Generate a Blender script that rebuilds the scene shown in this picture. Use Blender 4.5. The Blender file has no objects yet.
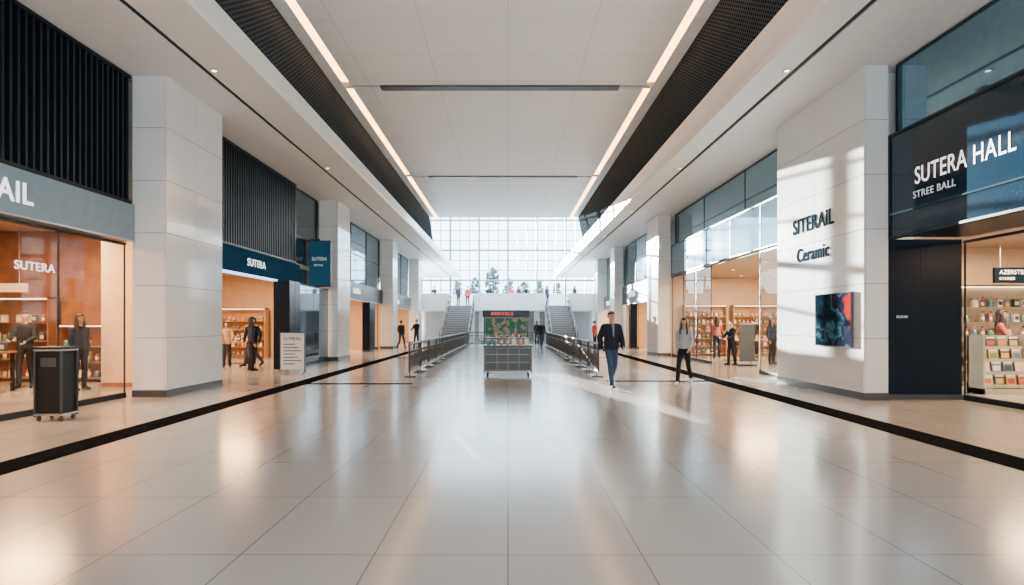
import bpy, bmesh, math, random
from mathutils import Vector, Matrix, Euler
random.seed(7)
S=bpy.context.scene; C=S.collection
# ------------------------------------------------------------ materials
M={}
def mat(name,col,rough=.5,metal=0.,emit=None,es=0.,noise=.06,nscale=6.,spec=.5,coat=0.,bump=0.):
    if name in M: return M[name]
    m=bpy.data.materials.new(name); m.use_nodes=True; nt=m.node_tree; b=nt.nodes['Principled BSDF']
    b.inputs['Roughness'].default_value=rough; b.inputs['Metallic'].default_value=metal
    b.inputs['Specular IOR Level'].default_value=spec; b.inputs['Coat Weight'].default_value=coat
    tc=nt.nodes.new('ShaderNodeTexCoord'); n=nt.nodes.new('ShaderNodeTexNoise'); n.inputs['Scale'].default_value=nscale; n.inputs['Detail'].default_value=4
    nt.links.new(tc.outputs['Object'],n.inputs['Vector'])
    r=nt.nodes.new('ShaderNodeValToRGB'); c=Vector(col[:3])
    r.color_ramp.elements[0].position=.3; r.color_ramp.elements[1].position=.7
    r.color_ramp.elements[0].color=(*[max(0,v*(1-noise)) for v in c],1); r.color_ramp.elements[1].color=(*[min(1,v*(1+noise)) for v in c],1)
    nt.links.new(n.outputs['Fac'],r.inputs['Fac']); nt.links.new(r.outputs['Color'],b.inputs['Base Color'])
    if bump:
        bp=nt.nodes.new('ShaderNodeBump'); bp.inputs['Strength'].default_value=bump; nt.links.new(n.outputs['Fac'],bp.inputs['Height']); nt.links.new(bp.outputs['Normal'],b.inputs['Normal'])
    if emit: b.inputs['Emission Color'].default_value=(*emit,1); b.inputs['Emission Strength'].default_value=es
    M[name]=m; return m
def grid_mat(name,col,col2,line,bw,bh,mort,rough,rot=(0,0,0),offset=0.,noise_rough=0.,spec=.5,loc=(0,0,0)):
    m=bpy.data.materials.new(name); m.use_nodes=True; nt=m.node_tree; b=nt.nodes['Principled BSDF']
    tc=nt.nodes.new('ShaderNodeTexCoord'); mp=nt.nodes.new('ShaderNodeMapping'); mp.inputs['Rotation'].default_value=rot; mp.inputs['Location'].default_value=loc
    br=nt.nodes.new('ShaderNodeTexBrick'); br.offset=offset; br.squash=1
    nt.links.new(tc.outputs['Object'],mp.inputs['Vector']); nt.links.new(mp.outputs['Vector'],br.inputs['Vector'])
    br.inputs['Color1'].default_value=(*col,1); br.inputs['Color2'].default_value=(*col2,1); br.inputs['Mortar'].default_value=(*line,1)
    br.inputs['Scale'].default_value=1; br.inputs['Mortar Size'].default_value=mort; br.inputs['Mortar Smooth'].default_value=.0
    br.inputs['Brick Width'].default_value=bw; br.inputs['Row Height'].default_value=bh
    nt.links.new(br.outputs['Color'],b.inputs['Base Color'])
    n=nt.nodes.new('ShaderNodeTexNoise'); n.inputs['Scale'].default_value=1.3; n.inputs['Detail'].default_value=5
    nt.links.new(tc.outputs['Object'],n.inputs['Vector'])
    mr=nt.nodes.new('ShaderNodeMapRange'); mr.inputs['To Min'].default_value=rough-noise_rough; mr.inputs['To Max'].default_value=rough+noise_rough
    nt.links.new(n.outputs['Fac'],mr.inputs['Value']); nt.links.new(mr.outputs['Result'],b.inputs['Roughness'])
    b.inputs['Specular IOR Level'].default_value=spec
    M[name]=m; return m
def glass_mat(name,tint,gl=.12,rough=.02,k=.5):
    m=bpy.data.materials.new(name); m.use_nodes=True; nt=m.node_tree; nt.nodes.clear()
    o=nt.nodes.new('ShaderNodeOutputMaterial'); mx=nt.nodes.new('ShaderNodeMixShader'); t=nt.nodes.new('ShaderNodeBsdfTransparent'); g=nt.nodes.new('ShaderNodeBsdfGlossy')
    lw=nt.nodes.new('ShaderNodeLayerWeight'); lw.inputs['Blend'].default_value=.5
    pw=nt.nodes.new('ShaderNodeMath'); pw.operation='POWER'; pw.inputs[1].default_value=4
    ml=nt.nodes.new('ShaderNodeMath'); ml.operation='MULTIPLY_ADD'; ml.inputs[1].default_value=k; ml.inputs[2].default_value=gl
    nt.links.new(lw.outputs['Facing'],pw.inputs[0]); nt.links.new(pw.outputs[0],ml.inputs[0]); nt.links.new(ml.outputs[0],mx.inputs[0])
    t.inputs['Color'].default_value=(*tint,1); g.inputs['Roughness'].default_value=rough; g.inputs['Color'].default_value=(.8,.8,.8,1)
    nt.links.new(t.outputs[0],mx.inputs[1]); nt.links.new(g.outputs[0],mx.inputs[2]); nt.links.new(mx.outputs[0],o.inputs['Surface'])
    M[name]=m; return m
FLOOR=grid_mat('floor_tiles',(.40,.395,.385),(.375,.37,.36),(.16,.16,.155),.87,1.3,.005,.16,noise_rough=.04,spec=.75)
BAND=mat('dark_stone',(.008,.009,.011),.9,noise=.3,spec=0)
WHITE=mat('white_paint',(.80,.815,.825),.5,noise=.02)
CEIL=mat('ceiling_white',(.79,.79,.785),.5,noise=.02)
PANEL=mat('stone_panel',(.75,.75,.745),.10,noise=.03,nscale=1.5,coat=.3)
CORE=mat('joint_grey',(.2,.2,.2),.6)
PLINTH=mat('plinth_dark',(.05,.05,.055),.3)
BLACK=mat('matte_black',(.006,.007,.008),.5,spec=.2)
DNAVY=mat('navy_panel',(.004,.010,.020),.3,noise=.08,spec=.1)
NAVYSIGN=mat('navy_sign',(.004,.020,.038),.10,noise=.06,spec=.5)
SLAT=mat('slat_dark',(.004,.007,.012),.5,spec=.2)
STEEL=mat('steel',(.5,.51,.53),.28,1.)
RAILM=mat('rail_grey_metal',(.05,.053,.057),.45,.3)
CARTM=mat('cart_grey_metal',(.2,.205,.21),.4,.6)
DSTEEL=mat('dark_steel',(.05,.055,.06),.4,.5)
FRAMED=mat('frame_dark_paint',(.018,.022,.027),.5,spec=.2)
SIGNGREY=mat('sign_blue_grey',(.20,.27,.32),.35,spec=.3)
SIGNTEAL=mat('sign_teal_lit',(.012,.045,.07),.25,emit=(.012,.07,.12),es=.5,spec=.2)
SIGNBLUE=mat('sign_blue_lit',(.010,.03,.055),.5,emit=(.012,.05,.09),es=.3,spec=.0)
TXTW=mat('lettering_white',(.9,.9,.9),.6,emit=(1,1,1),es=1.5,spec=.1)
TXTP=mat('lettering_plain_white',(.75,.8,.85),.6,emit=(1,1,1),es=.3,spec=.1)
TXTD=mat('lettering_dark_blue',(.014,.032,.05),.9,spec=.0)
TXTR=mat('lettering_red',(.8,.06,.04),.4,emit=(1,.05,.03),es=1.0)
STRIP=mat('light_strip',(1,.85,.6),.4,emit=(1,.50,.17),es=11)
COOLSTRIP=mat('cool_strip',(.7,.85,1),.4,emit=(.35,.65,1),es=2.5)
LAMPE=mat('lamp_glow',(1,.9,.75),.4,emit=(1,.75,.45),es=7)
WOOD=mat('wood_warm',(.24,.10,.042),.4,noise=.3,nscale=3)
WOODL=mat('wood_light',(.40,.22,.11),.4,noise=.15,nscale=3)
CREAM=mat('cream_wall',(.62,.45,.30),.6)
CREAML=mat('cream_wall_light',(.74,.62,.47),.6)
DGLASS=mat('dark_reflective_glass',(.08,.11,.13),.04,.75,noise=.1)
BGLASS=mat('blue_reflective_glass',(.16,.29,.37),.04,.8,noise=.08)
SGLASS=glass_mat('shop_glass',(.97,.97,.95),.015,k=.4)
WGLASS=glass_mat('window_glass',(.90,.96,1),.01)
GRILLE=grid_mat('grille',(.004,.005,.007),(.007,.009,.011),(.055,.070,.086),.10,.08,.015,.8,rot=(0,math.pi/2,0),offset=.5,spec=.0)
CEILG=grid_mat('ceiling_panels',(.85,.85,.845),(.835,.835,.83),(.55,.55,.54),2.1,1.8,.008,.5)
# ------------------------------------------------------------ helpers
def put(o,parent=None):
    C.objects.link(o)
    if parent: o.parent=parent
    return o
def thing(name,label,cat,loc=(0,0,0),rz=0,group=None):
    e=bpy.data.objects.new(name,None); e.empty_display_size=.2; e.location=loc; e.rotation_euler=(0,0,rz)
    e['label']=label; e['category']=cat
    if group: e['group']=group
    return put(e)
def tag(o,label,cat,group=None):
    o['label']=label; o['category']=cat
    if group: o['group']=group
    return o
def struct(o,label=None):
    o['kind']='structure'; o['label']=label or 'interior surface of the shopping hall building'; o['category']='building'; return o
def bm_box(bm,b):
    x0,x1,y0,y1,z0,z1=b
    v=[bm.verts.new(p) for p in ((x0,y0,z0),(x1,y0,z0),(x1,y1,z0),(x0,y1,z0),(x0,y0,z1),(x1,y0,z1),(x1,y1,z1),(x0,y1,z1))]
    for f in ((0,3,2,1),(4,5,6,7),(0,1,5,4),(1,2,6,5),(2,3,7,6),(3,0,4,7)): bm.faces.new([v[i] for i in f])
def boxes(name,bl,m,parent=None,bevel=0,loc=None):
    bm=bmesh.new()
    for b in bl: bm_box(bm,b)
    if bevel: bmesh.ops.bevel(bm,geom=bm.edges[:],offset=bevel,segments=2,affect='EDGES',profile=.6)
    me=bpy.data.meshes.new(name); bm.to_mesh(me); bm.free(); me.materials.append(m)
    o=bpy.data.objects.new(name,me)
    if loc: o.location=loc
    return put(o,parent)
def box(name,x0,x1,y0,y1,z0,z1,m,parent=None,bevel=0):
    return boxes(name,[(min(x0,x1),max(x0,x1),min(y0,y1),max(y0,y1),min(z0,z1),max(z0,z1))],m,parent,bevel)
def sbox(name,*a,label=None): return struct(box(name,*a),label)
def smooth(me):
    for p in me.polygons: p.use_smooth=True
def lathe(name,prof,m,parent=None,n=16,loc=(0,0,0)):
    bm=bmesh.new(); rings=[]
    for r,z in prof: rings.append([bm.verts.new((r*math.cos(a),r*math.sin(a),z)) for a in [2*math.pi*i/n for i in range(n)]])
    for a,b in zip(rings,rings[1:]):
        for i in range(n): bm.faces.new((a[i],a[(i+1)%n],b[(i+1)%n],b[i]))
    bm.faces.new(rings[0][::-1]); bm.faces.new(rings[-1])
    me=bpy.data.meshes.new(name); bm.to_mesh(me); bm.free(); me.materials.append(m); smooth(me)
    o=bpy.data.objects.new(name,me); o.location=loc; return put(o,parent)
def tubes(name,segs,r,m,parent=None,n=8):
    bm=bmesh.new()
    for a,b in segs:
        a=Vector(a);b=Vector(b);d=b-a
        q=d.to_track_quat('Z','Y').to_matrix().to_4x4()
        bmesh.ops.create_cone(bm,cap_ends=True,segments=n,radius1=r,radius2=r,depth=d.length,matrix=Matrix.Translation((a+b)/2)@q)
    me=bpy.data.meshes.new(name); bm.to_mesh(me); bm.free(); me.materials.append(m)
    return put(bpy.data.objects.new(name,me),parent)
def text(name,s,h,width,m,rot,loc,parent=None,ext=.012,bold=.0,align='LEFT'):
    cu=bpy.data.curves.new(name,'FONT'); cu.body=s; cu.size=1; cu.extrude=.01; cu.offset=bold; cu.align_x=align; cu.space_character=1.06
    t=bpy.data.objects.new(name,cu); C.objects.link(t); bpy.context.view_layer.update()
    me=bpy.data.meshes.new_from_object(t.evaluated_get(bpy.context.evaluated_depsgraph_get()))
    C.objects.unlink(t); bpy.data.objects.remove(t)
    xs=[v.co.x for v in me.vertices]; ys=[v.co.y for v in me.vertices]
    w=max(xs)-min(xs); hh=max(ys)-min(ys); x0=min(xs) if align=='LEFT' else max(xs); y0=min(ys)
    sx=(width/w) if width else h/hh
    for v in me.vertices:
        v.co.x=(v.co.x-x0)*sx; v.co.y=(v.co.y-y0)*h/hh; v.co.z=ext if v.co.z>0 else -ext
    me.materials.clear(); me.materials.append(m)
    o=bpy.data.objects.new(name,me); o.rotation_euler=rot; o.location=loc
    return put(o,parent)
RL=(math.pi/2,0,math.pi/2); RR=(math.pi/2,0,-math.pi/2); RF=(math.pi/2,0,0)
def dup(root,loc,rz=None,**props):
    def rec(o,par):
        n=o.copy(); C.objects.link(n)
        if par: n.parent=par
        for c in o.children: rec(c,n)
        return n
    n=rec(root,None); n.location=loc
    if rz is not None: n.rotation_euler=(0,0,rz)
    for k,v in props.items(): n[k]=v
    return n
# ------------------------------------------------------------ shell
SZ=6.6; CZ=8.8
fl=sbox('floor',-16,16,-5,66,-.2,0,FLOOR,label='polished beige stone tile floor of the hall')
tr=0
def trim(*a,m=BAND,label='dark inlaid stone band in the floor'):
    global tr; tr+=1
    return sbox('trim_%d'%tr,*a,m,label=label)
trim(-5.5,-5.02,-5,48,0,.003); trim(5.25,5.75,-5,48,0,.003)
trim(-5.02,-2.4,14.9,15.2,0,.0032); trim(-5.02,-3,26.5,26.8,0,.0032); trim(2.6,5.25,15.6,15.9,0,.0032)
trim(3,5.25,26.5,26.8,0,.0032)
for s,e,d0,d1,xe in ((-1,5.08,6.04,6.16,9.5),(1,5.07,5.72,5.84,9.5)):
    sbox('ceiling',s*e,s*d0,-5,66,SZ,SZ+.12,CEIL,label='white plaster soffit with recessed downlights')
    sbox('ceiling',s*d1,s*xe,-5,66,SZ,SZ+.12,CEIL,label='white plaster soffit above the shopfronts')
    trim(s*(d0-.0),s*(d1+.0),-5,66,SZ+.03,SZ+.12,m=BLACK,label='black shadow slot running along the soffit')
    mz=7.1 if s<0 else 7.35
    sbox('wall_left' if s<0 else 'wall_right',s*e,s*(e+.12),-5,66,SZ+.12,mz,mat('bulkhead_gloss',(.76,.80,.83),.2,noise=.02),label='glossy pale bulkhead face above the soffit')
    xt=5.35 if s<0 else 4.78
    bm=bmesh.new(); vs=[bm.verts.new(p) for p in ((s*(e+.02),-5,mz),(s*(e+.02),41,mz),(s*xt,41,CZ),(s*xt,-5,CZ))]
    bm.faces.new(vs if s<0 else vs[::-1]); me=bpy.data.meshes.new('trim_grille'); bm.to_mesh(me); bm.free(); me.materials.append(GRILLE)
    tr+=1; g=bpy.data.objects.new('trim_%d'%tr,me); put(g); struct(g,'dark perforated ventilation grille along the high ceiling')
    sbox('wall_left' if s<0 else 'wall_right',s*9.5,s*9.7,40.5,66,SZ,14,WHITE,label='white upper wall of the atrium')
    sbox('ceiling',s*5.2,s*9.5,41,66,SZ+.13,mz-.02,WHITE,label='white deck above the soffit')
sl,sr=-4.9,4.3; w=.24
sbox('ceiling',-5.6,sl-w/2,-5,41,CZ,CZ+.2,CEILG); sbox('ceiling',sr+w/2,5.6,-5,41,CZ,CZ+.2,CEILG)
for i,(a,b) in enumerate(((-5,18.3),(18.55,29.5),(29.75,41))):
    sbox('ceiling',sl+w/2,sr-w/2,a,b,CZ-.03,CZ+.2,CEILG,label='white panelled central ceiling')
for y in (18.3,29.5): trim(sl+w/2,sr-w/2,y,y+.25,CZ+.05,CZ+.2,m=BLACK,label='black transverse slot in the ceiling')
for y in (18.3,29.5): trim(-3.9,3.4,y-.04,y+.28,CZ-.08,CZ+.02,m=DSTEEL,label='grey track inside the transverse ceiling slot')
for x in (sl,sr):
    for a,b in ((-5,18.1),(18.7,29.3),(29.9,40.8)):
        o=thing('light_strip','long warm linear light recessed in the white ceiling','light',(x,(a+b)/2,CZ+.0),group='linear ceiling lights')
        L=(b-a)/2; ww=w/2-.006; box('diffuser',-ww,ww,-L,L,0,.04,STRIP,o); boxes('housing',[(-ww,ww,-L,L,.04,.12)],STEEL,o)
    sbox('ceiling',x-w/2,x+w/2,-5,41,CZ+.13,CZ+.2,CEIL,label='ceiling recess above the linear lights')
sbox('ceiling',-5.6,5.6,40.6,41,CZ+.2,14,WHITE,label='white upstand above the ceiling edge')
sbox('wall_back_blocker',-16,-4.5,-5.2,-5,0,CZ+.2,WHITE,label='added unseen wall behind the camera beside an opening, blocks fill light')  # unseen wall added behind the camera to cut frontal sky fill
sbox('wall_back_blocker',4.5,16,-5.2,-5,0,CZ+.2,WHITE,label='added unseen wall behind the camera beside an opening, blocks fill light')
sbox('wall_back_blocker',-4.5,4.5,-5.2,-5,4.5,CZ+.2,WHITE,label='added unseen wall behind the camera above an opening, blocks fill light')
def window(name,x0,x1,z0,z1,y,nx,nz):
    bl=[]
    for i in range(nx+1):
        x=x0+(x1-x0)*i/nx; t=.10 if i%3==0 else .04; bl.append((x-t,x+t,y-.1,y+.1,z0,z1))
    for j in range(nz+1):
        z=z0+(z1-z0)*j/nz; t=.09 if j%3==0 else .035; bl.append((x0,x1,y-.09,y+.09,z-t,z+t))
    o=boxes(name,bl,mat('window_frame',(.09,.12,.14),.4)); struct(o,'tall gridded curtain wall window with daylight')
    g=box('window_pane',x0,x1,y+.1,y+.105,z0,z1,WGLASS,o)
window('window_1',-9.5,9.5,3.0,14,66,18,10)
bl=[(-9.5,9.5,y-.08,y+.08,14,14.25) for y in (41,46,51,56,61,66)]+[(x-.06,x+.06,41,66,14.02,14.2) for x in (-9.4,-4.7,0,4.7,9.4)]
struct(boxes('added_skylight',bl,WHITE),'added unseen skylight frame over the open roof that brightens the atrium')  # out of view; roof left open here and framed to let light into the atrium
sbox('floor',-60,60,66.3,140,2.6,2.9,mat('pavement_out',(.3,.34,.35),.8),label='pale outdoor terrace beyond the window')
# balcony
SX=((-4.8,-2.7),(3.0,4.9))
sbox('floor',-9.5,9.5,49,66,2.7,3.0,WHITE,label='white upper level slab')
for a,b in ((-9.5,-4.8),(-2.7,3.0),(4.9,9.5)):
    sbox('wall_far',a,b,48.8,48.99,2.6,4.0,WHITE,label='white balcony parapet of the upper level')
for a,b in SX: sbox('wall_far',a,b,51.6,51.8,3.0,4.1,WHITE,label='white parapet facing the stair head')
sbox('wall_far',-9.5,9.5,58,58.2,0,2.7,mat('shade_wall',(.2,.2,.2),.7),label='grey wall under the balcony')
for x in (-7,-2.2,2.4,7):
    o=thing('round_column','white round column carrying the balcony','column',(x,50.2,0),group='balcony columns')
    lathe('shaft',[(.22,0.08),(.22,2.62)],WHITE,o,20); lathe('base',[(.3,0),(.3,.08)],PLINTH,o,20)
    lathe('capital',[(.22,2.62),(.3,2.7)],WHITE,o,20)
for a,b in SX:
    o=thing('staircase','broad grey stone staircase with dark steel handrails up to the balcony','stairs',((a+b)/2,41.6,0),group='stairs to the upper level')
    W=(b-a)/2-.01; n=18; bl=[(-W,W,i*.405,7.3,i*.1667,(i+1)*.1667-.002) for i in range(n)]
    boxes('steps',bl,mat('stair_stone',(.24,.25,.26),.6),o)
    boxes('nosing',[(-W,W,i*.405-.01,i*.405+.04,(i+1)*.1667-.03,(i+1)*.1667+.004) for i in range(n)],PLINTH,o)
    for s in (-1,1):
        x=s*(W-.06); segs=[((x,0,.95),(x,7.3,3.95)),((x,0,.5),(x,7.3,3.5))]
        for i in range(0,19,3): segs.append(((x,i*.405,i*.1667),(x,i*.405,i*.1667+.95)))
        tubes('handrail',segs,.032,DSTEEL,o)
# ------------------------------------------------------------ columns
def column(x0,x1,y0,y1,label,z1=SZ,rows=6,split=True):
    cx=(x0+x1)/2; cy=(y0+y1)/2
    o=thing('column',label,'column',(cx,cy,0),group='clad hall columns')
    hx=(x1-x0)/2; hy=(y1-y0)/2; g=.006
    box('core',-hx+.03,hx-.03,-hy+.03,hy-.03,0,z1,CORE,o)
    box('plinth',-hx-.01,hx+.01,-hy-.01,hy+.01,0,.14,PLINTH,o)
    bl=[]; zs=[.14+(z1-.14)*i/rows for i in range(rows+1)]
    ny=2 if split else 1
    for a,b in zip(zs,zs[1:]):
        for k in range(ny):
            ya=-hy+2*hy*k/ny; yb=-hy+2*hy*(k+1)/ny
            bl.append((-hx,-hx+.03,ya+g,yb-g,a+g,b-g)); bl.append((hx-.03,hx,ya+g,yb-g,a+g,b-g))
        bl.append((-hx+g+.03,hx-g-.03,-hy,-hy+.03,a+g,b-g)); bl.append((-hx+g+.03,hx-g-.03,hy-.03,hy,a+g,b-g))
    boxes('cladding',bl,PANEL,o); return o
column(-7.7,-7.0,12.3,14.7,'wide column clad in glossy white stone panels beside a slatted shopfront')
column(7.0,7.48,11.8,15.6,'wide white stone column with shop lettering and a framed poster')
sbox('wall_right',7.49,7.9,12.2,15.6,0,SZ,WHITE,label='wall return behind the white column')
column(-7.78,-7.0,24.7,26.6,'white stone column beside the dark shop pier',split=False)
column(7.0,7.6,28,30.2,'white stone column between two glazed shops',split=False)
column(-7.78,-7.0,36.5,38,'white stone column near the far shops',split=False)
column(7.0,7.6,39.5,41,'white stone column near the far shops',split=False)
column(-7.78,-7.0,47,48.7,'white column at the end of the hall',split=False); column(7.0,7.9,47,48.7,'white column at the end of the hall',split=False)
# ------------------------------------------------------------ shop rooms
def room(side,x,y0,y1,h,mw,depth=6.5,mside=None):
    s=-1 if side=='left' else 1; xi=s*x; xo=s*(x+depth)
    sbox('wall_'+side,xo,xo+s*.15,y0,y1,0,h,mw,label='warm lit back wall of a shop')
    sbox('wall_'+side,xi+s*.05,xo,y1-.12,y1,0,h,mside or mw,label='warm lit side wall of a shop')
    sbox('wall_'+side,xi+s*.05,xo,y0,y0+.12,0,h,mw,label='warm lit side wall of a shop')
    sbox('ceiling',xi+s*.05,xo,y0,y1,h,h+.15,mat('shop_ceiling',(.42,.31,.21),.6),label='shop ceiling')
def area(loc,sx,sy,p,col,rot=(0,0,0)):
    l=bpy.data.lights.new('shop_light','AREA'); l.shape='RECTANGLE'; l.size=sx; l.size_y=sy; l.energy=p; l.color=col
    o=bpy.data.objects.new('shop_light',l); o.location=loc; o.rotation_euler=rot; C.objects.link(o); return o
WARM=(1,.56,.26); WARM2=(1,.68,.40)
def downlight(loc,group,r=.07):
    o=thing('downlight','small round recessed downlight with steel rim','light',loc,group=group)
    lathe('rim',[(r*1.25,-.015),(r*1.25,.0),(r,.0)],STEEL,o,16); lathe('lens',[(r*.85,-.02),(r*.85,-.012)],LAMPE,o,12); return o
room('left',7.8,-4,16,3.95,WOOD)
for y in (3,8.5,13.2): area((-10.6,y,3.85),1.2,1.2,620,WARM)
dl=downlight((-9,6,3.935),'shop ceiling downlights')
for x in (-9,-10.5,-12,-13.3):
    for y in (8,10,12,14): dup(dl,(x,y,3.935))
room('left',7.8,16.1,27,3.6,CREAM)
for y in (18.5,23): area((-10.6,y,3.5),1.6,1.6,640,WARM)
for x in (-9,-10.5,-12):
    for y in (18,20,22,24): dup(dl,(x,y,3.585))
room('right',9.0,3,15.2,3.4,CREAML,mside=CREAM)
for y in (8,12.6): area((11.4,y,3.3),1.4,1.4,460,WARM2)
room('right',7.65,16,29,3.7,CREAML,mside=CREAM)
for y in (19,25): area((10.6,y,3.6),1.8,1.8,840,WARM2)
for x in (9,10.5,12):
    for y in (18,21,24,27): dup(dl,(x,y,3.685))
room('left',7.8,27.2,37,3.4,CREAM,5); area((-10,32,3.3),2,3,900,WARM)
room('right',7.65,30.4,39,3.4,CREAM,5); area((10,34.5,3.3),2,3,900,WARM)
room('left',7.8,38.2,48.6,3.4,CREAM,5); area((-10,43,3.3),2,3,800,WARM)
room('right',7.65,41.2,48.6,3.4,CREAM,5); area((10,44.5,3.3),2,3,800,WARM)
sbox('wall_left',-8.2,-8.0,-5,48.7,4.1,SZ,WHITE,label='upper wall behind shop facades')
sbox('wall_right',8.2,8.4,-5,48.7,3.9,SZ,WHITE,label='upper wall behind shop facades')
# ------------------------------------------------------------ facades
def slat_panel(y0,y1,z0,z1,label):
    o=thing('slat_screen',label,'wall panel',(-7.8,(y0+y1)/2,z0)); H=(y1-y0)/2
    box('backing',-.12,-.04,-H,H,0,z1-z0,BLACK,o)
    n=int((y1-y0)/.15); bl=[(-.04,.07,-H+(i+.3)*2*H/n,-H+(i+.3)*2*H/n+.05,0,z1-z0) for i in range(n)]
    boxes('slats',bl,SLAT,o)
    boxes('rail',[(-.04,.09,-H,H,0,.06),(-.04,.09,-H,H,z1-z0-.06,z1-z0)],BLACK,o)
slat_panel(-4,12.28,3.96,SZ-.02,'tall screen of black vertical slats above the shop sign')
slat_panel(14.72,21.9,3.7,SZ-.02,'black vertical slat screen above the blue shop sign')
def glazing(side,x,y0,y1,z0,z1,ny,nz,m,label,t=.022,fm=None):
    s=-1 if side<0 else 1
    o=thing('upper_glazing',label,'window',(s*x,(y0+y1)/2,z0)); H=(y1-y0)/2; Z=z1-z0
    box('glass_pane',s*.0,s*.04,-H,H,0,Z,m,o)
    bl=[]
    for i in range(ny+1):
        y=-H+2*H*i/ny; bl.append((-.015,.03,y-t,y+t,0,Z))
    for j in range(nz+1):
        z=Z*j/nz; bl.append((-.02,.03,-H,H,z-t,z+t))
    boxes('frame',bl,fm or FRAMED,o)
glazing(-1,7.87,22.15,24.66,3.0,SZ-.05,1,2,DGLASS,'dark glass panel with slim frame above the pier')
glazing(-1,7.85,26.65,36.45,3.6,SZ-.05,3,2,BGLASS,'blue tinted glazing above a far shop')
glazing(-1,7.85,38.05,46.9,3.6,SZ-.05,3,2,BGLASS,'blue tinted glazing above a far shop')
glazing(1,7.62,-4,11.75,5.24,SZ-.05,3,1,BGLASS,'large reflective glazing above the navy sign')
glazing(1,7.8,15.65,27.95,5.2,SZ-.05,3,1,BGLASS,'dark reflective glazing under the soffit')
glazing(1,7.62,15.65,27.95,3.78,5.12,5,1,BGLASS,'projecting band of blue reflective glass above the shop')
glazing(1,7.75,30.25,39.45,3.95,SZ-.05,3,1,BGLASS,'blue tinted glazing above a far shop')
glazing(1,7.75,41.05,46.9,3.65,SZ-.05,2,1,BGLASS,'blue tinted glazing above a far shop')
def shopfront(s,x,y0,y1,h,n,label,frame=FRAMED,gm=None):
    o=thing('shopfront',label,'shop window',(s*x,(y0+y1)/2,0)); H=(y1-y0)/2
    for i in range(n):
        a=-H+2*H*i/n; box('glass_pane',-.01,.01,a+.01,a+2*H/n-.01,.1,h-.05,gm or SGLASS,o)
    bl=[(-.04,.04,-H,H,0,.1),(-.04,.04,-H,H,h-.05,h)]+[(-.015,.015,-H+2*H*i/n-.01,-H+2*H*i/n+.01,.1,h-.05) for i in range(n+1)]
    boxes('frame',bl,frame,o)
shopfront(-1,7.85,-4,12.28,3.16,9,'tall frameless glass shopfront of a warm wood interior')
shopfront(1,9.05,3.2,11.88,3.15,5,'glass shopfront under the navy sign')
shopfront(1,7.65,15.7,18.2,3.7,1,'glass side panel of a warm lit shop')
shopfront(1,7.65,22.6,27.9,3.7,3,'framed glass panels beside a shop entrance')
shopfront(-1,7.9,33.5,36.4,3.4,2,'glass shopfront beside a dark pier'); shopfront(1,7.85,36.1,39.4,3.4,2,'glass shopfront near a slim dark pier')
shopfront(-1,7.4,21.0,24.62,2.94,2,'tall dark tinted glass panels below the teal sign',gm=DGLASS)
o=thing('shop_sign','blue-grey fascia sign with white lettering over a glass shopfront','sign',(-7.8,4.1,3.2))
box('panel',-.1,.16,-8.1,8.18,0,.73,SIGNGREY,o,.01); box('edge_trim',-.1,.18,-8.1,8.18,-.03,0,STEEL,o)
text('lettering','SUTERAIL',.34,2.1,TXTW,RL,(.165,5.55,.19),o,ext=.006,bold=.012,align='RIGHT')
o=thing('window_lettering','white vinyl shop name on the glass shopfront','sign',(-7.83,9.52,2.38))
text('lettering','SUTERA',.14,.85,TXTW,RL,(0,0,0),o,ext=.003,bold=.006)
o=thing('shop_sign','blue-lit fascia sign with small white lettering under black slats','sign',(-7.8,18.5,2.97))
box('panel',-.1,.14,-3.75,3.6,0,.7,SIGNBLUE,o,.01); box('light_edge',-.05,.16,-3.75,1.4,-.05,0,COOLSTRIP,o)
text('lettering','SUTERA',.22,1.3,TXTW,RL,(.165,-.9,.25),o,ext=.004,bold=.004)
o=thing('pier','narrow black shop pier standing beside the warm entrance','pier',(-7.53,20.45,0))
box('body',-.27,.27,-.5,.5,0,2.95,DNAVY,o); boxes('joint',[(.27,.275,-.02,.02,0,2.95)],BLACK,o)
o=thing('blade_sign','square teal illuminated sign projecting above dark glass panels','sign',(-7.1,23.6,2.99))
box('panel',-.69,.12,-.08,.08,0,1.75,SIGNTEAL,o,.02); boxes('rim',[(-.69,.15,-.1,.1,-.03,0),(-.69,.15,-.1,.1,1.75,1.78),(.12,.15,-.1,.1,0,1.75)],FRAMED,o)
box('bracket',-.69,-.3,-.03,.03,1.78,1.86,DSTEEL,o)
text('lettering','SUTERA',.13,.58,TXTP,RF,(-.58,-.085,1.0),o,ext=.004); text('lettering','RETAIL',.07,.36,TXTP,RF,(-.5,-.085,.78),o,ext=.004)
# right navy sign
o=thing('shop_sign','large navy glossy fascia sign with white lettering over a shop entrance','sign',(7.5,4,3.2))
box('panel',0,.1,-7.5,7.76,0,1.95,NAVYSIGN,o,.01); box('soffit_panel',.1,1.5,-7.5,7.76,.0,.12,DNAVY,o)
boxes('edge_trim',[(-.03,.1,-7.5,7.78,1.95,2.0),(-.03,.1,-7.5,7.78,-.04,0),(-.03,.1,7.76,7.79,-.04,2.0)],FRAMED,o)
boxes('glass_rail',[(-.02,0,-7.5,7.76,.42,.45)],BGLASS,o)
text('lettering','SUTERA HALL',.31,2.2,TXTW,RR,(-.003,7.05,.87),o,ext=.002,bold=.0)
text('lettering','STREE BALL',.125,1.05,TXTP,RR,(-.003,7.1,.62),o,ext=.002,bold=.0)
o=thing('entrance_pier','navy-black panelled wall beside the shop entrance','pier',(8.2,12.05,0))
box('body',-.70,.8,-.15,.1,0,3.18,DNAVY,o); boxes('joint',[(-.02,-.012,-.152,-.15,.1,3.18)],BLACK,o); box('skirting',-.70,.81,-.16,.1,0,.1,PLINTH,o)
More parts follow.
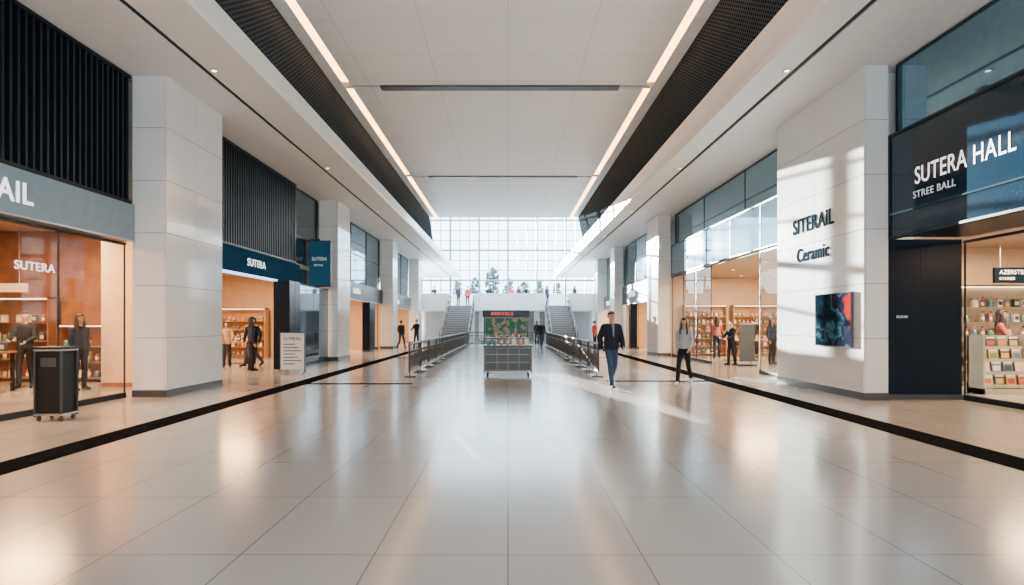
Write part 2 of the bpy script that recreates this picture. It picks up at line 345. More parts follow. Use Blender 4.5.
text('lettering','ALCHAI',.05,.22,TXTP,RF,(-.5,-.152,1.62),o,ext=.002)
o=thing('wall_lettering','dark blue raised letters on the white stone column','sign',(6.99,14.72,2.98))
text('lettering','SITERAIL',.36,1.85,TXTD,RR,(0,0,.68),o,ext=.008,bold=.008)
text('lettering','Ceramic',.32,1.45,TXTD,RR,(0,-.2,0),o,ext=.008,bold=.010)
def poster_mat():
    m=bpy.data.materials.new('poster_art'); m.use_nodes=True; nt=m.node_tree; b=nt.nodes['Principled BSDF']; b.inputs['Roughness'].default_value=.9; b.inputs['Specular IOR Level'].default_value=0
    tc=nt.nodes.new('ShaderNodeTexCoord'); sp=nt.nodes.new('ShaderNodeSeparateXYZ')
    n2=nt.nodes.new('ShaderNodeTexNoise'); n2.inputs['Scale'].default_value=2.2; n2.inputs['Detail'].default_value=5
    ad=nt.nodes.new('ShaderNodeMath'); ad.operation='MULTIPLY_ADD'; ad.inputs[1].default_value=-.22
    r=nt.nodes.new('ShaderNodeValToRGB'); e=r.color_ramp.elements
    e[0].position=.38; e[0].color=(.008,.018,.03,1); e[1].position=.68; e[1].color=(.25,.018,.018,1)
    for p,c in ((.46,(.015,.05,.075,1)),(.50,(.05,.14,.18,1)),(.54,(.01,.015,.03,1)),(.62,(.025,.025,.05,1))): k=e.new(p); k.color=c
    nt.links.new(tc.outputs['Object'],n2.inputs['Vector']); nt.links.new(tc.outputs['Object'],sp.inputs[0])
    nt.links.new(sp.outputs['Y'],ad.inputs[0]); nt.links.new(n2.outputs['Fac'],ad.inputs[2])
    nt.links.new(ad.outputs[0],r.inputs['Fac']); nt.links.new(r.outputs['Color'],b.inputs['Base Color']); return m
PA=poster_mat()
o=thing('framed_poster','framed poster in dark blue and red mounted on the white column','poster',(6.99,12.85,1.02))
box('backing',-.05,0,-.72,.72,0,1.14,mat('poster_side',(.12,.14,.16),.8,spec=0),o,.01); box('print',-.055,-.05,-.70,.70,.02,1.12,PA,o)
def portal(s,x,y0,y1,z0,z1,m,label,txt=None,z=.3,tw=1.4,th=.26):
    o=thing('shop_sign',label,'sign',(s*x,(y0+y1)/2,z0)); H=(y1-y0)/2
    box('panel',-.12,.12,-H,H,0,z1-z0,m,o,.01); boxes('edge_trim',[(-.13,.13,-H,H,-.03,0)],STEEL,o)
    if txt: text('lettering',txt,th,tw,TXTW,RL if s<0 else RR,(-s*.135,(-H*.5 if s<0 else H*.5),z),o,bold=.01)
portal(-1,7.7,27,36.3,2.72,3.55,DNAVY,'dark navy fascia sign of a far shop','SUTERA',.3)
portal(-1,7.7,38.2,46.8,2.6,3.5,NAVYSIGN,'navy fascia above a far shop','RETAIL')
portal(1,7.6,30.5,39.3,2.75,3.9,DNAVY,'dark navy fascia sign of a far shop','SUTERA',.4,1.8,.34)
portal(1,7.6,41.2,46.9,2.6,3.6,NAVYSIGN,'navy fascia sign near the stairs','RETAIL',.3,1.6,.3)
def pier(x,y0,y1,h,m,label):
    o=thing('pier',label,'pier',(x,(y0+y1)/2,0)); H=(y1-y0)/2
    box('body',-.2,.2,-H,H,0.1,h,m,o,.01); box('base',-.21,.21,-H-.01,H+.01,0,.1,PLINTH,o)
pier(-7.55,31.9,33.2,2.66,DNAVY,'dark shop pier below the navy fascia'); pier(7.45,35.5,36,2.7,DNAVY,'dark slim shop pier'); pier(7.5,30.3,30.9,2.7,DNAVY,'dark shop pier near white column')
pier(-7.5,39.0,39.6,2.55,DNAVY,'dark shop pier at the far end'); pier(7.5,41.8,42.5,2.55,DNAVY,'dark shop pier at the far end')
# ------------------------------------------------------------ soffit downlights
d0=downlight((-5.6,1,SZ-.002),'soffit downlights',.06)
def spot(loc,p,col=(1,.55,.25),ang=62):
    l=bpy.data.lights.new('downlight_lamp','SPOT'); l.energy=p; l.spot_size=math.radians(ang); l.spot_blend=1; l.shadow_soft_size=.5; l.color=col
    o=bpy.data.objects.new('downlight_lamp',l); o.location=loc; C.objects.link(o)
for s in (-1,1):
    x=5.9 if s<0 else 5.6
    for i,y in enumerate((4.6,8.3,12.05,19.6,27.2,35,43)):
        dup(d0,(s*x,y,SZ-.002))
    for y,p in ((4.6,800),(8.3,1500),(12.05,1100),(19.6,1500),(27.2,1500)): spot((s*(x+.3),y,SZ-.06),p,ang=66)
# ------------------------------------------------------------ barriers
bar=thing('crowd_barrier','grey steel lattice crowd barrier lining the walkway','barrier',(-2.75,17.7,0),group='steel barriers along the walkway')
h=.95; L=.97
tubes('frame',[((0,-L,.15),(0,-L,h)),((0,L,.15),(0,L,h)),((0,-L,h),(0,L,h)),((0,-L,.18),(0,L,.18))],.030,RAILM,bar)
tubes('bars',[((0,-L+2*L*i/6,.18),(0,-L+2*L*i/6,h)) for i in range(1,6)]+[((0,-L,.74),(0,L,.74))],.014,RAILM,bar,6)
tubes('cross_bars',[((0,-L+2*L*i/6,.18),(0,-L+2*L*(i+1)/6,.74)) for i in range(6)]+[((0,-L+2*L*(i+1)/6,.18),(0,-L+2*L*i/6,.74)) for i in range(6)],.011,RAILM,bar,6)
for y in (-L*.8,L*.8): tubes('foot',[((-.16,y,.02),(.16,y,.02)),((-.02,y,.02),(-.02,y,.18))],.018,RAILM,bar)
for s,x in ((-1,-2.75),(1,2.52)):
    for i in range(11):
        if s<0 and i==0: continue
        dup(bar,(x,17.7+i*2.08,0))
dup(bar,(-1.75,39.95,0),math.pi/2); dup(bar,(1.6,39.95,0),math.pi/2)
# ------------------------------------------------------------ cart
o=thing('display_cart','grey steel display cart with wire front on small wheels','cart',(0.0,17.2,0))
tubes('frame',[((x,y,.12),(x,y,.86)) for x in (-.66,.66) for y in (-.3,.3)]+[((-.66,y,z),(.66,y,z)) for y in (-.3,.3) for z in (.2,.86)]+[((x,-.3,z),(x,.3,z)) for x in (-.66,.66) for z in (.2,.86)],.022,CARTM,o)
box('side_panel',-.64,.64,-.26,.26,.22,.8,mat('cart_grey',(.07,.075,.08),.5),o,.01)
tubes('wire_front',[((-.62+i*.31,-.3,.2),(-.62+i*.31,-.3,.86)) for i in range(5)]+[((-.66,-.3,z),(.66,-.3,z)) for z in (.42,.64)],.013,CARTM,o,6)
box('top_tray',-.7,.7,-.34,.34,.86,.9,DSTEEL,o,.01)
for x in (-.58,.58):
    for y in (-.26,.26):
        wv=lathe('wheel',[(.05,-.02),(.06,-.012),(.06,.012),(.05,.02)],BLACK,o,14,(x,y,.06)); wv.rotation_euler=(0,math.pi/2,0)
PC=[(.55,.15,.07),(.75,.6,.42),(.08,.22,.35),(.45,.38,.1),(.7,.68,.62),(.12,.25,.15),(.35,.08,.06),(.05,.06,.09),(.65,.35,.12)]
PM=[mat('product_%d'%i,c,.4) for i,c in enumerate(PC)]
TM=[]
for i,m in enumerate(PM):
    k=i%3
    if k==0:
        o=lathe('bottle',[(.035,0),(.04,.01),(.04,.15),(.032,.18),(.014,.2),(.014,.235)],m); lathe('cap',[(.017,.225),(.017,.255)],BLACK,o,12)
        lathe('product_label',[(.0405,.04),(.0405,.12)],PM[4],o); tag(o,'small coloured glass bottle with dark cap on a shop shelf','bottle')
    elif k==1:
        o=boxes('carton',[(-.06,.06,-.05,.05,0,.2)],m,bevel=.004); boxes('product_label',[(-.045,.045,-.052,-.05,.05,.14)],PM[(i+3)%9],o); boxes('lid',[(-.062,.062,-.052,.052,.18,.205)],PM[(i+4)%9],o); tag(o,'small printed carton with lid on a shop shelf','box')
    else:
        o=lathe('jar',[(.05,0),(.058,.01),(.058,.11),(.05,.13)],m); lathe('lid',[(.053,.125),(.053,.155)],STEEL,o,16); tag(o,'round jar with steel lid on a shop shelf','jar')
    TM.append(o)
used=[False]*9
def product(loc,group,rz=0):
    i=random.randrange(9)
    if not used[i]:
        used[i]=True; o=TM[i]; o.location=loc; o['group']=group; return o
    return dup(TM[i],loc,rz,group=group)
def shelf(loc,rz,w,h,d,n,m,group,fill=1,label='open display shelving filled with goods',step=.2):
    o=thing('shelf_unit',label,'shelf',loc,rz)
    boxes('frame',[(-w/2,-w/2+.04,0,d,0,h),(w/2-.04,w/2,0,d,0,h),(-w/2,w/2,d-.03,d,0,h),(-w/2,w/2,0,d,h-.04,h)],m,o)
    zs=[.12+(h-.3)*i/n for i in range(n)]
    for z in zs: boxes('shelf_board',[(-w/2+.04,w/2-.04,0,d-.03,z-.03,z)],m,o)
    boxes('shelf_light',[(-w/2+.05,w/2-.05,.02,.05,h-.07,h-.04)],mat('shelf_led',(1,.9,.7),.4,emit=(1,.7,.4),es=5),o)
    if fill:
        mt=Matrix.Translation(loc)@Matrix.Rotation(rz,4,'Z')
        for z in zs:
            x=-w/2+.14
            while x<w/2-.12:
                p=mt@Vector((x,d*.4,z+.001))
                if random.random()<.9: product(p,group,rz)
                x+=step
def table(loc,rz,w,d,h,label,group,items=6,m=WOODL):
    o=thing('display_table',label,'table',loc,rz)
    box('table_top',-w/2,w/2,-d/2,d/2,h-.05,h,m,o,.008)
    for x in (-w/2+.06,w/2-.06):
        for y in (-d/2+.06,d/2-.06): box('leg',x-.03,x+.03,y-.03,y+.03,0,h-.05,BLACK,o)
    box('low_shelf',-w/2+.05,w/2-.05,-d/2+.05,d/2-.05,.2,.23,m,o)
    mt=Matrix.Translation(loc)@Matrix.Rotation(rz,4,'Z')
    for i in range(items):
        for k in (-1,1):
            product(mt@Vector((-w/2+.12+(w-.24)*i/max(1,items-1),k*d*.25,h+.001)),group,rz)
for i in range(7): product((-.55+i*.18,17.1,.901),'goods on the display cart')
shelf((-12.9,15.4,0),0,2.2,2.2,.42,4,WOOD,'goods on the wooden wall shelves')
shelf((-10.75,15.4,0),0,1.7,1.5,.42,3,WOOD,'goods on the low wooden shelves')
table((-12.2,13.0,0),0,2.4,.9,.9,'wooden counter table with small goods inside the shop','goods on the shop table',7,WOOD)
table((-10.2,10.6,0),0,1.5,.7,.8,'wooden display table with small goods behind the glass','goods on the shop table',5)
shelf((-13.8,9.0,0),math.pi/2,3,2.3,.42,5,WOODL,'goods on the wooden wall shelves',step=.26)
o=thing('interior_column','beige panelled pillar inside the wood-toned shop','pillar',(-9.15,14.6,0)); box('body',-.55,.55,-.3,.3,.1,3.93,CREAM,o,.01); box('base',-.56,.56,-.31,.31,0,.1,WOOD,o)
o=thing('menu_board','long cream hanging board above the shelves','sign',(-13.0,15.1,2.3)); box('board',-.6,.9,-.04,.04,0,.22,CREAML,o,.01); tubes('hanger',[((-.4,0,.22),(-.4,0,1.62)),((.7,0,.22),(.7,0,1.62))],.012,STEEL,o)
shelf((-11.9,26.2,0),0,2.6,2.2,.42,5,WOODL,'goods in the far shop shelving')
shelf((-13.8,20.5,0),math.pi/2,4.5,2.2,.42,5,WOODL,'goods in the far shop shelving',step=.3)
table((-10.6,22.8,0),0,1.8,.8,.85,'display table with goods in the warm lit shop','goods on the shop table')
shelf((12.0,14.55,0),0,2.6,2.45,.42,6,STEEL,'goods on the steel shelves')
o=thing('shop_sign','wide dark hanging sign with white lettering inside the shop','sign',(11.75,13.9,2.45)); box('panel',-.5,1.1,-.04,.04,0,.36,DNAVY,o,.01); tubes('hanger',[((-.35,0,.36),(-.35,0,.9)),((.9,0,.36),(.9,0,.9))],.012,STEEL,o)
text('lettering','AZERSTEE',.10,.62,TXTP,RF,(-.4,-.045,.2),o,ext=.003); text('lettering','STEREE',.06,.36,TXTP,RF,(-.4,-.045,.07),o,ext=.003)
rk=thing('magazine_rack','white slanted magazine rack full of colourful magazines','rack',(10.65,12.75,0))
RW=mat('rack_white',(.4,.38,.34),.4)
boxes('frame',[(-.55,-.51,0,.45,0,1.25),(.51,.55,0,.45,0,1.25),(-.55,.55,.4,.45,0,1.25),(-.55,.55,0,.45,0,.12)],RW,rk)
for j in range(4):
    boxes('ledge',[(-.51,.51,.04+j*.08,.12+j*.08,.14+j*.27,.17+j*.27),(-.51,.51,.03+j*.08,.045+j*.08,.14+j*.27,.21+j*.27)],RW,rk)
for j in range(4):
    for i in range(4):
        x=10.65-.375+i*.25; y=12.75+.09+j*.08; z=.175+j*.27
        mm=PM[random.randrange(9)]
        o=boxes('magazine',[(-.1,.1,-.006,.006,0,.26)],mm); o.location=(x,y,z); o.rotation_euler=(-.12,0,0); tag(o,'glossy magazine with coloured cover on the white rack','magazine','magazines on the rack')
        boxes('cover_panel',[(-.08,.08,-.008,-.006,.05,.16)],PM[(i*3+j)%9],o); boxes('masthead',[(-.09,.09,-.008,-.006,.2,.24)],PM[4],o)
shelf((11.9,28.2,0),0,2.6,2.4,.42,6,WOODL,'goods in the glazed shop shelving')
shelf((9.3,28.2,0),0,2.0,2.4,.42,6,WOODL,'goods in the glazed shop shelving')
shelf((13.6,22,0),-math.pi/2,5,2.4,.42,5,WOODL,'goods in the glazed shop shelving',step=.32)
table((10.2,24.8,0),0,2,.9,.85,'display table with goods near the shop entrance','goods on the shop table')
shelf((11.6,34.9,0),-math.pi/2,5,2.2,.4,4,WOODL,'x',fill=0); shelf((-11.9,32,0),math.pi/2,5,2.2,.4,4,WOODL,'x',fill=0)
o=thing('display_board','tall narrow dark poster stand at the shop entrance','stand',(8.6,21.6,0)); box('panel',-.27,.27,-.03,.03,.15,1.5,mat('board_dark',(.015,.03,.04),.3),o,.01); box('base',-.3,.3,-.2,.2,0,.05,BLACK,o,.01); tubes('post',[((-.25,0,.05),(-.25,0,.15)),((.25,0,.05),(.25,0,.15))],.02,STEEL,o)
# ------------------------------------------------------------ kiosk
o=thing('information_kiosk','slim information stand with dark header and green and blue picture panel','kiosk',(-.05,29.5,0))
box('counter',-1.0,1.0,-.3,.3,0,.8,mat('kiosk_grey',(.16,.17,.18),.4),o,.02); box('counter_top',-1.05,1.05,-.34,.34,.8,.84,DSTEEL,o,.01)
for x in (-1.12,1.0): box('post',x-.03,x+.03,-.03,.03,0,1.85,DSTEEL,o)
box('header',-1.2,1.1,-.08,.08,1.84,2.18,mat('kiosk_header',(.012,.03,.05),.3,spec=.2),o,.02)
def pic():
    m=mat('picture_panel',(.05,.13,.12),.5,spec=0); nt=m.node_tree; r=[n for n in nt.nodes if n.type=='VALTORGB'][0]; e=r.color_ramp.elements
    [setattr(n.inputs['Scale'],'default_value',3.) for n in nt.nodes if n.type=='TEX_NOISE']
    e[0].color=(.02,.10,.05,1); e[1].color=(.08,.22,.35,1)
    for p,c in ((.45,(.05,.22,.10,1)),(.5,(.03,.10,.2,1)),(.56,(.35,.3,.2,1))): k=e.new(p); k.color=c
    return m
box('picture_panel',-1.05,.95,-.05,0,.98,1.78,pic(),o,.005)
text('lettering','ARRIVALS',.16,1.1,TXTR,RF,(-.8,-.085,1.93),o,ext=.004,bold=.008)
for i in range(5): product((-.6+i*.28,29.3,.841),'goods on the kiosk counter')
for i,u in enumerate(used):
    if not u:
        for c in list(TM[i].children): bpy.data.objects.remove(c)
        bpy.data.objects.remove(TM[i])
# ------------------------------------------------------------ bin
o=thing('waste_bin','tall narrow black waste bin with silver top trim on casters','bin',(-7.06,9.38,0),.0)
box('body',-.19,.19,-.16,.16,.12,1.08,BLACK,o,.012)
for x in (-.2,.2):
    for y in (-.17,.17): box('corner_post',x-.014,x+.014,y-.014,y+.014,.07,1.1,DSTEEL,o)
box('lid',-.225,.225,-.195,.195,1.11,1.15,BLACK,o,.012); box('lid_rim',-.215,.215,-.185,.185,1.085,1.11,STEEL,o)
box('flap',-.12,.12,-.168,-.158,.84,.98,DSTEEL,o,.004)
box('base_plate',-.215,.215,-.185,.185,.09,.12,STEEL,o,.004)
for x in (-.17,.17):
    for y in (-.13,.13):
        wv=lathe('caster',[(.035,-.015),(.042,-.01),(.042,.01),(.035,.015)],DSTEEL,o,12,(x,y,.043)); wv.rotation_euler=(0,math.pi/2,0)
# ------------------------------------------------------------ standing sign
o=thing('standing_sign','white freestanding notice board with grey printed lines beside the shop entrance','sign',(-6.62,18.45,0),.12)
box('board',-.36,.36,-.03,.03,.1,1.22,mat('board_white',(.7,.7,.7),.4),o,.01)
boxes('frame',[(-.38,-.35,-.04,.04,0.02,1.24),(.35,.38,-.04,.04,.02,1.24),(-.38,.38,-.04,.04,1.22,1.25)],DSTEEL,o)
for x in (-.36,.36): box('foot',x-.02,x+.02,-.25,.25,0,.03,DSTEEL,o)
text('lettering','SUTERAIL',.1,.52,TXTD,RF,(-.26,-.034,1.0),o,ext=.003,bold=.01)
boxes('printed_lines',[(-.27,-.27+.34+.2*((i*7)%3)/2,-.034,-.031,.86-i*.1,.895-i*.1) for i in range(7)],mat('print_grey',(.12,.14,.17),.5),o)
# ------------------------------------------------------------ trees
FO=mat('foliage',(.08,.13,.12),.8,noise=.5,nscale=2)
def tree(loc,h):
    o=thing('tree','small dark green tree standing outside the tall window','tree',loc,group='trees outside the window')
    tubes('trunk',[((0,0,0),(0,0,h*.6)),((0,0,h*.4),(.2,.1,h*.65)),((0,0,h*.35),(-.22,0,h*.6))],.05,WOOD,o)
    bm=bmesh.new()
    for k in range(150):
        a=random.uniform(0,6.28); t=random.random(); z=h*(.25+.73*t); r=h*.17*math.sqrt(random.random())*math.sqrt(max(.05,1-((t-.35)/.68)**2))
        bmesh.ops.create_icosphere(bm,subdivisions=1,radius=h*random.uniform(.02,.045),matrix=Matrix.Translation((r*math.cos(a),r*math.sin(a),z)))
    for v in bm.verts: v.co+=Vector([random.uniform(-.05,.05) for _ in range(3)])
    me=bpy.data.meshes.new('foliage'); bm.to_mesh(me); bm.free(); me.materials.append(FO); put(bpy.data.objects.new('foliage',me),o)
for x,y,hh in ((-3.9,71.5,4.2),(-1.9,73,5.4),(.1,75.5,4.3),(2.0,73,3.8),(3.9,75,4.0),(-6.3,75,4.0),(6.0,73,3.6)): tree((x,y,2.9),hh)
# ------------------------------------------------------------ people
_b=bmesh.new(); bmesh.ops.create_icosphere(_b,subdivisions=2,radius=1); US=[v.co.copy() for v in _b.verts]; _b.free()
def hull(bm,blobs):
    t=bmesh.new()
    for c,r in blobs:
        if not hasattr(r,'__len__'): r=(r,r,r)
        for p in US: t.verts.new((c[0]+p.x*r[0],c[1]+p.y*r[1],c[2]+p.z*r[2]))
    res=bmesh.ops.convex_hull(t,input=t.verts[:])
    dd=[g for g in set(res['geom_interior'])|set(res['geom_unused']) if isinstance(g,bmesh.types.BMVert)]
    bmesh.ops.delete(t,geom=dd,context='VERTS')
    me=bpy.data.meshes.new('t'); t.to_mesh(me); t.free(); bm.from_mesh(me); bpy.data.meshes.remove(me)
def fuse(name,bm,vox,m,parent=None,sm=3):
    me=bpy.data.meshes.new('t'); bm.to_mesh(me); bm.free(); t=bpy.data.objects.new('t',me); C.objects.link(t)
    r=t.modifiers.new('r','REMESH'); r.mode='VOXEL'; r.voxel_size=vox; s=t.modifiers.new('s','SMOOTH'); s.iterations=sm; s.factor=.5
    bpy.context.view_layer.update()
    n=bpy.data.meshes.new_from_object(t.evaluated_get(bpy.context.evaluated_depsgraph_get())); n.name=name
    bpy.data.objects.remove(t); bpy.data.meshes.remove(me); n.materials.clear(); n.materials.append(m); smooth(n)
    return put(bpy.data.objects.new(name,n),parent)
SKIN=mat('skin',(.42,.24,.16),.5); HAIR=mat('hair_dark',(.02,.014,.01),.5,noise=.3,nscale=60); EYE=mat('eye_dark',(.02,.02,.02),.2); LIP=mat('lip',(.3,.1,.08),.4)
def vv(*a): return Vector(a)
POSE={
 'walk':dict(kR=(-.10,-.17,.52),aR=(-.105,-.28,.10),tR=(-.125,-.44,.055),kL=(.10,.02,.49),aL=(.105,.30,.15),tL=(.115,.19,.03),
   eR=(-.235,.11,1.15),wR=(-.215,.06,.91),eL=(.235,.0,1.14),wL=(.205,-.19,.94)),
 'stride':dict(kR=(-.10,-.19,.53),aR=(-.10,-.30,.10),tR=(-.11,-.455,.065),kL=(.10,.04,.50),aL=(.105,.34,.17),tL=(.115,.24,.04),
   eR=(-.235,.13,1.16),wR=(-.22,.10,.92),eL=(.235,-.02,1.15),wL=(.20,-.21,.96)),
 'stand':dict(kR=(-.10,-.02,.5),aR=(-.105,0,.08),tR=(-.13,-.15,.03),kL=(.10,-.01,.5),aL=(.11,.03,.08),tL=(.135,-.12,.03),
   eR=(-.215,.04,1.14),wR=(-.20,-.04,.9),eL=(.215,.04,1.14),wL=(.20,-.05,.9)),
 'reach':dict(kR=(-.10,-.05,.5),aR=(-.1,-.06,.08),tR=(-.12,-.21,.03),kL=(.10,.02,.5),aL=(.11,.1,.08),tL=(.13,-.05,.03),
   eR=(-.22,-.12,1.17),wR=(-.16,-.36,1.1),eL=(.22,-.1,1.16),wL=(.15,-.34,1.06)),
}
def person(loc,rz,h,pose,top,bottom,label,hair='short',vox=.012,female=False,skin=SKIN,shoe=BLACK,shirt=None,bulk=.018):
    P={k:Vector(v) for k,v in POSE[pose].items()}
    fw=.9 if female else 1.
    def legs(bm,g,hem=0):
        hull(bm,[((0,0,1.0),(.14*fw+g,.10+g,.06)),((0,.01,.9),(.152+g,.115+g,.08))])
        for s in 'RL':
            x=-.08 if s=='R' else .08
            hull(bm,[((x,0,.88),.08+g),(P['k'+s],.055+g)]); hull(bm,[(P['k'+s],.055+g),(P['k'+s].lerp(P['a'+s],.35)+vv(0,.012,0),.053+g*1.2),(P['a'+s],(.036+g+hem))])
    def torso(bm,g,low=.98):
        hull(bm,[((0,.01,1.39),(.16*fw+g,.095+g,.06+g)),((0,0,1.25),(.145*fw+g,.105+g,.08))])
        hull(bm,[((0,0,1.25),(.145*fw+g,.105+g,.08)),((0,0,1.1),(.125*fw+g,.09+g,.06)),((0,.005,low),(.145*fw+g,.105+g,.04))])
        for s in 'RL':
            x=(-.172 if s=='R' else .172)*fw; e=P['e'+s].copy(); w=P['w'+s].copy(); e.x*=fw; w.x*=fw
            hull(bm,[((x*.6,.01,1.42),.05+g*.6),((x,.01,1.395),.052+g)])
            hull(bm,[((x,.01,1.395),.052+g),(e,.037+g)]); hull(bm,[(e,.037+g),(w,.025+g)])
    bm=bmesh.new(); legs(bm,-.012); torso(bm,-.012)
    hull(bm,[((0,.02,1.42),.06),((0,.005,1.5),.052),((0,0,1.57),.05)])
    hull(bm,[((0,.008,1.66),(.077,.094,.092)),((0,-.03,1.593),(.05,.052,.042)),((0,-.054,1.570),.028)])
    hull(bm,[((0,-.092,1.66),.009),((0,-.110,1.63),.013),((0,-.09,1.622),.018)])
    for sx in (-1,1): hull(bm,[((sx*.078,.01,1.655),(.008,.018,.022)),((sx*.076,.005,1.625),(.007,.01,.012))])
    for s in 'RL':
        sx=-1 if s=='R' else 1
        w=P['w'+s].copy(); e=P['e'+s].copy(); w.x*=fw; e.x*=fw
        d=(w-e).normalized(); side=vv(0,-1,0); side=(side-d*side.dot(d)).normalized(); n=d.cross(side).normalized()*1
        if n.x*sx>0: n=-n
        hull(bm,[(w,.023),(w+d*.04+side*.018,.02),(w+d*.045-side*.018,.02),(w+d*.085+side*.026,.014),(w+d*.08-side*.026,.013)])
        for i,(o_,l) in enumerate(((.03,.066),(.01,.076),(-.011,.07),(-.03,.056))):
            b=w+d*.082+side*o_; m1=b+d*l*.5+n*l*.12; m2=m1+d*l*.38+n*l*.35
            hull(bm,[(b,.0095),(m1,.009)]); hull(bm,[(m1,.009),(m2,.0078)])
        b=w+d*.025+side*.026; m1=b+d*.03+side*.028+n*.01; m2=m1+d*.032+side*.006+n*.012
        hull(bm,[(b,.013),(m1,.0105)]); hull(bm,[(m1,.0105),(m2,.009)])
        a=P['a'+s]; t=P['t'+s]; hull(bm,[(a,.03),(a+vv(0,.03,-.03),.025),(t,.02)])
    body=fuse('person',bm,vox,skin); tag(body,label,'person')
    bm=bmesh.new(); legs(bm,.006,.012); fuse('trousers',bm,max(vox,.01),bottom,body)
    bm=bmesh.new(); torso(bm,.010 if female else bulk,.90 if not female else .95); hull(bm,[((0,.015,1.44),(.08,.07,.03)),((0,.015,1.475),(.06,.058,.015))]); fuse('jacket' if not female else 'top',bm,max(vox,.01),top,body)
    if shirt:
        bm=bmesh.new(); k=bulk-.018; hull(bm,[((0,-.075,1.475),(.036,.02,.022)),((0,-.120-k,1.36),(.026,.012,.03)),((0,-.125-k,1.2),(.018,.012,.03))]); fuse('shirt',bm,.008,shirt,body)
    bm=bmesh.new()
    if hair=='short':
        hull(bm,[((0,.028,1.69),(.086,.09,.08)),((0,.05,1.635),(.08,.062,.05))]); hull(bm,[((0,-.048,1.724),(.06,.05,.03)),((0,.02,1.712),(.073,.072,.064))])
    elif hair=='long':
        hull(bm,[((0,.025,1.685),(.089,.092,.086)),((0,.05,1.6),(.09,.064,.06))]); hull(bm,[((0,-.044,1.724),(.062,.055,.032)),((0,.02,1.707),(.078,.076,.066))])
        hull(bm,[((0,.055,1.6),(.092,.055,.06)),((0,.085,1.42),(.10,.045,.06)),((0,.09,1.32),(.07,.03,.04))])
        for sx in (-1,1): hull(bm,[((sx*.075,.0,1.64),(.02,.04,.05)),((sx*.085,-.02,1.45),(.03,.04,.05)),((sx*.085,-.07,1.34),(.028,.028,.03))])
    fuse('hair',bm,max(vox,.01),HAIR,body)
    for s in 'RL':
        a=P['a'+s]; t=P['t'+s]; bm=bmesh.new()
        heel=a+(vv(0,.045,-.055) if abs(a.z-.08)<.03 or s=='R' else vv(0,.05,-.01))
        heel.z=max(heel.z,.035); tt=t.copy(); tt.z=max(tt.z,.032)
        hull(bm,[(heel,(.034,.034,.034)),(tt,(.04,.045,.03)),(a,(.04,.04,.03))]); fuse('shoe',bm,.01,shoe,body)
    for sx in (-1,1):
        lathe('eye',[(.004,-.008),(.011,-.003),(.012,.0),(.011,.003),(.004,.008)],EYE,body,10,(sx*.031,-.082,1.66))
    boxes('mouth',[(-.022,.022,-.0875,-.071,1.590,1.598)],LIP,body,.002)
    body.location=loc; body.rotation_euler=(0,0,rz); k=h/1.765; body.scale=(k,k,k)
    return body
JB=mat('jacket_black',(.010,.014,.022),.8,spec=.2); JEAN=mat('jeans_blue',(.03,.05,.10),.8,spec=.2); TG=mat('top_grey',(.34,.355,.37),.8); LB=mat('legging_black',(.012,.012,.015),.8,spec=.2)
TN=mat('cloth_navy',(.02,.03,.06),.8,spec=.2); TR=mat('cloth_red',(.4,.04,.04),.8); TT=mat('cloth_tan',(.40,.26,.16),.8); SW=mat('shoe_white',(.7,.7,.7),.5); TL=mat('cloth_rust',(.34,.10,.07),.8); SH=mat('shirt_grey_blue',(.12,.16,.22),.8)
person((2.43,14.1,0),.18,1.8,'stride',JB,JEAN,'man in dark jacket and blue jeans striding across the hall',vox=.0075,shirt=SH,bulk=.034)
person((4.33,14.75,0),-.5,1.66,'stride',TG,LB,'woman with long dark hair in grey top and leggings mid-step','long',.0075,True,shoe=SW)
a=person((-11.35,14.1,0),.3,1.8,'reach',JB,LB,'person in black clothes reaching over a shop counter')
b=person((-8.25,19.3,0),2.2,1.74,'stand',TN,LB,'person with long hair in navy standing at a shop entrance','long',.012,True)
c=person((-9.0,21.2,0),-.6,1.72,'walk',JB,JEAN,'person in black jacket stepping out of the shop')
person((-9.75,20.8,0),.5,1.6,'reach',TT,TN,'person in tan top browsing in the shop')
d=person((8.15,21.9,0),-1.2,1.62,'reach',JB,LB,'person in dark clothes looking at goods near the entrance')
f=person((11.4,13.85,0),.8,1.84,'reach',TL,TN,'person in rust red top choosing goods by the shelves','long',.012,True)
e=person((.55,31.2,0),0,1.7,'stand',TR,LB,'person in a red top standing behind the kiosk')
def pp(src,loc,rz,label): n=dup(src,loc,rz); n['label']=label; return n
pp(c,(-8.65,20.3,0),-2.4,'person in black jacket walking into the shop')
pp(c,(2.0,36,0),.3,'distant person in black jacket walking along the hall')
pp(b,(2.0,41.5,0),0,'distant person in navy standing near the stairs')
pp(a,(-5.8,38,0),-.5,'distant person in dark clothes by the far shops'); pp(c,(-6.4,36,0),2.8,'distant person in dark jacket by the far shops')
pp(e,(5.2,36,0),1.,'distant person in a red top near the far shops'); pp(c,(-1.2,45,0),0,'distant person walking under the balcony')
pp(b,(-9.7,13.6,0),1.2,'person in navy browsing behind the shop glass')
for x,s_ in ((-4.2,b),(-1.6,c),(.3,e),(.9,b),(1.5,c),(-6.2,c),(5.6,b),(-3.4,e),(3.3,b)): pp(s_,(x,50.6,3.0),random.uniform(-1,1),'distant person standing at the balcony parapet')
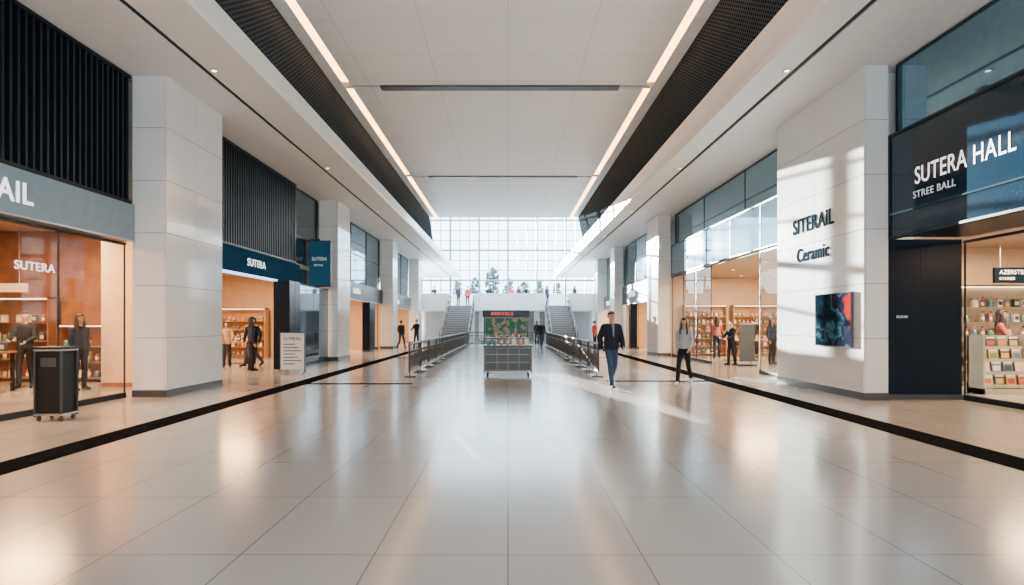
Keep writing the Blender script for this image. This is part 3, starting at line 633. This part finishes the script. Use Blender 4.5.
pp(c,(9.4,35,0),1.5,'person inside a far warm lit shop'); pp(b,(-9,31,0),-1.5,'person inside a far warm lit shop'); pp(b,(9.9,22.5,0),.4,'person in navy among the shop shelves')
pp(a,(10.9,26.6,0),2.6,'person in black browsing the shop shelves'); pp(f,(9.2,26.4,0),2.9,'person in rust red top browsing the shop shelves')
# ------------------------------------------------------------ world and light
W=bpy.data.worlds.new('World'); S.world=W; W.use_nodes=True; nt=W.node_tree; bg=nt.nodes['Background']
tc=nt.nodes.new('ShaderNodeTexCoord'); sp=nt.nodes.new('ShaderNodeSeparateXYZ'); r=nt.nodes.new('ShaderNodeValToRGB')
nt.links.new(tc.outputs['Generated'],sp.inputs[0]); nt.links.new(sp.outputs['Z'],r.inputs['Fac']); nt.links.new(r.outputs['Color'],bg.inputs['Color'])
r.color_ramp.elements[0].color=(.78,.92,1,1); r.color_ramp.elements[1].color=(.5,.76,1,1); bg.inputs['Strength'].default_value=10.5
l=bpy.data.lights.new('sun','SUN'); l.energy=95; l.angle=math.radians(.15); l.color=(1,.90,.76)
so=bpy.data.objects.new('sun',l); C.objects.link(so); so.rotation_euler=Vector((-.25,1,.13)).to_track_quat('Z','Y').to_euler()
def portal_l(loc,sx,sy,rot):
    l=bpy.data.lights.new('portal','AREA'); l.shape='RECTANGLE'; l.size=sx; l.size_y=sy; l.cycles.is_portal=True
    o=bpy.data.objects.new('portal',l); o.location=loc; o.rotation_euler=rot; C.objects.link(o)
portal_l((0,65.8,8.5),19,11,(-math.pi/2,0,0)); portal_l((0,53.5,13.9),19,25,(0,0,0)); portal_l((0,-4.9,2.25),9,4.5,(math.pi/2,0,0))
cam=bpy.data.cameras.new('camera'); co=bpy.data.objects.new('camera',cam); C.objects.link(co); S.camera=co
K=1; PX,PY=512,292.5
co.location=(0,0,1.5); co.rotation_euler=(math.pi/2,0,0); cam.sensor_width=36; cam.lens=K*36*600/1024; cam.shift_x=(PX-508)*K/1024; cam.shift_y=(324-PY)*K/1024; cam.clip_end=500
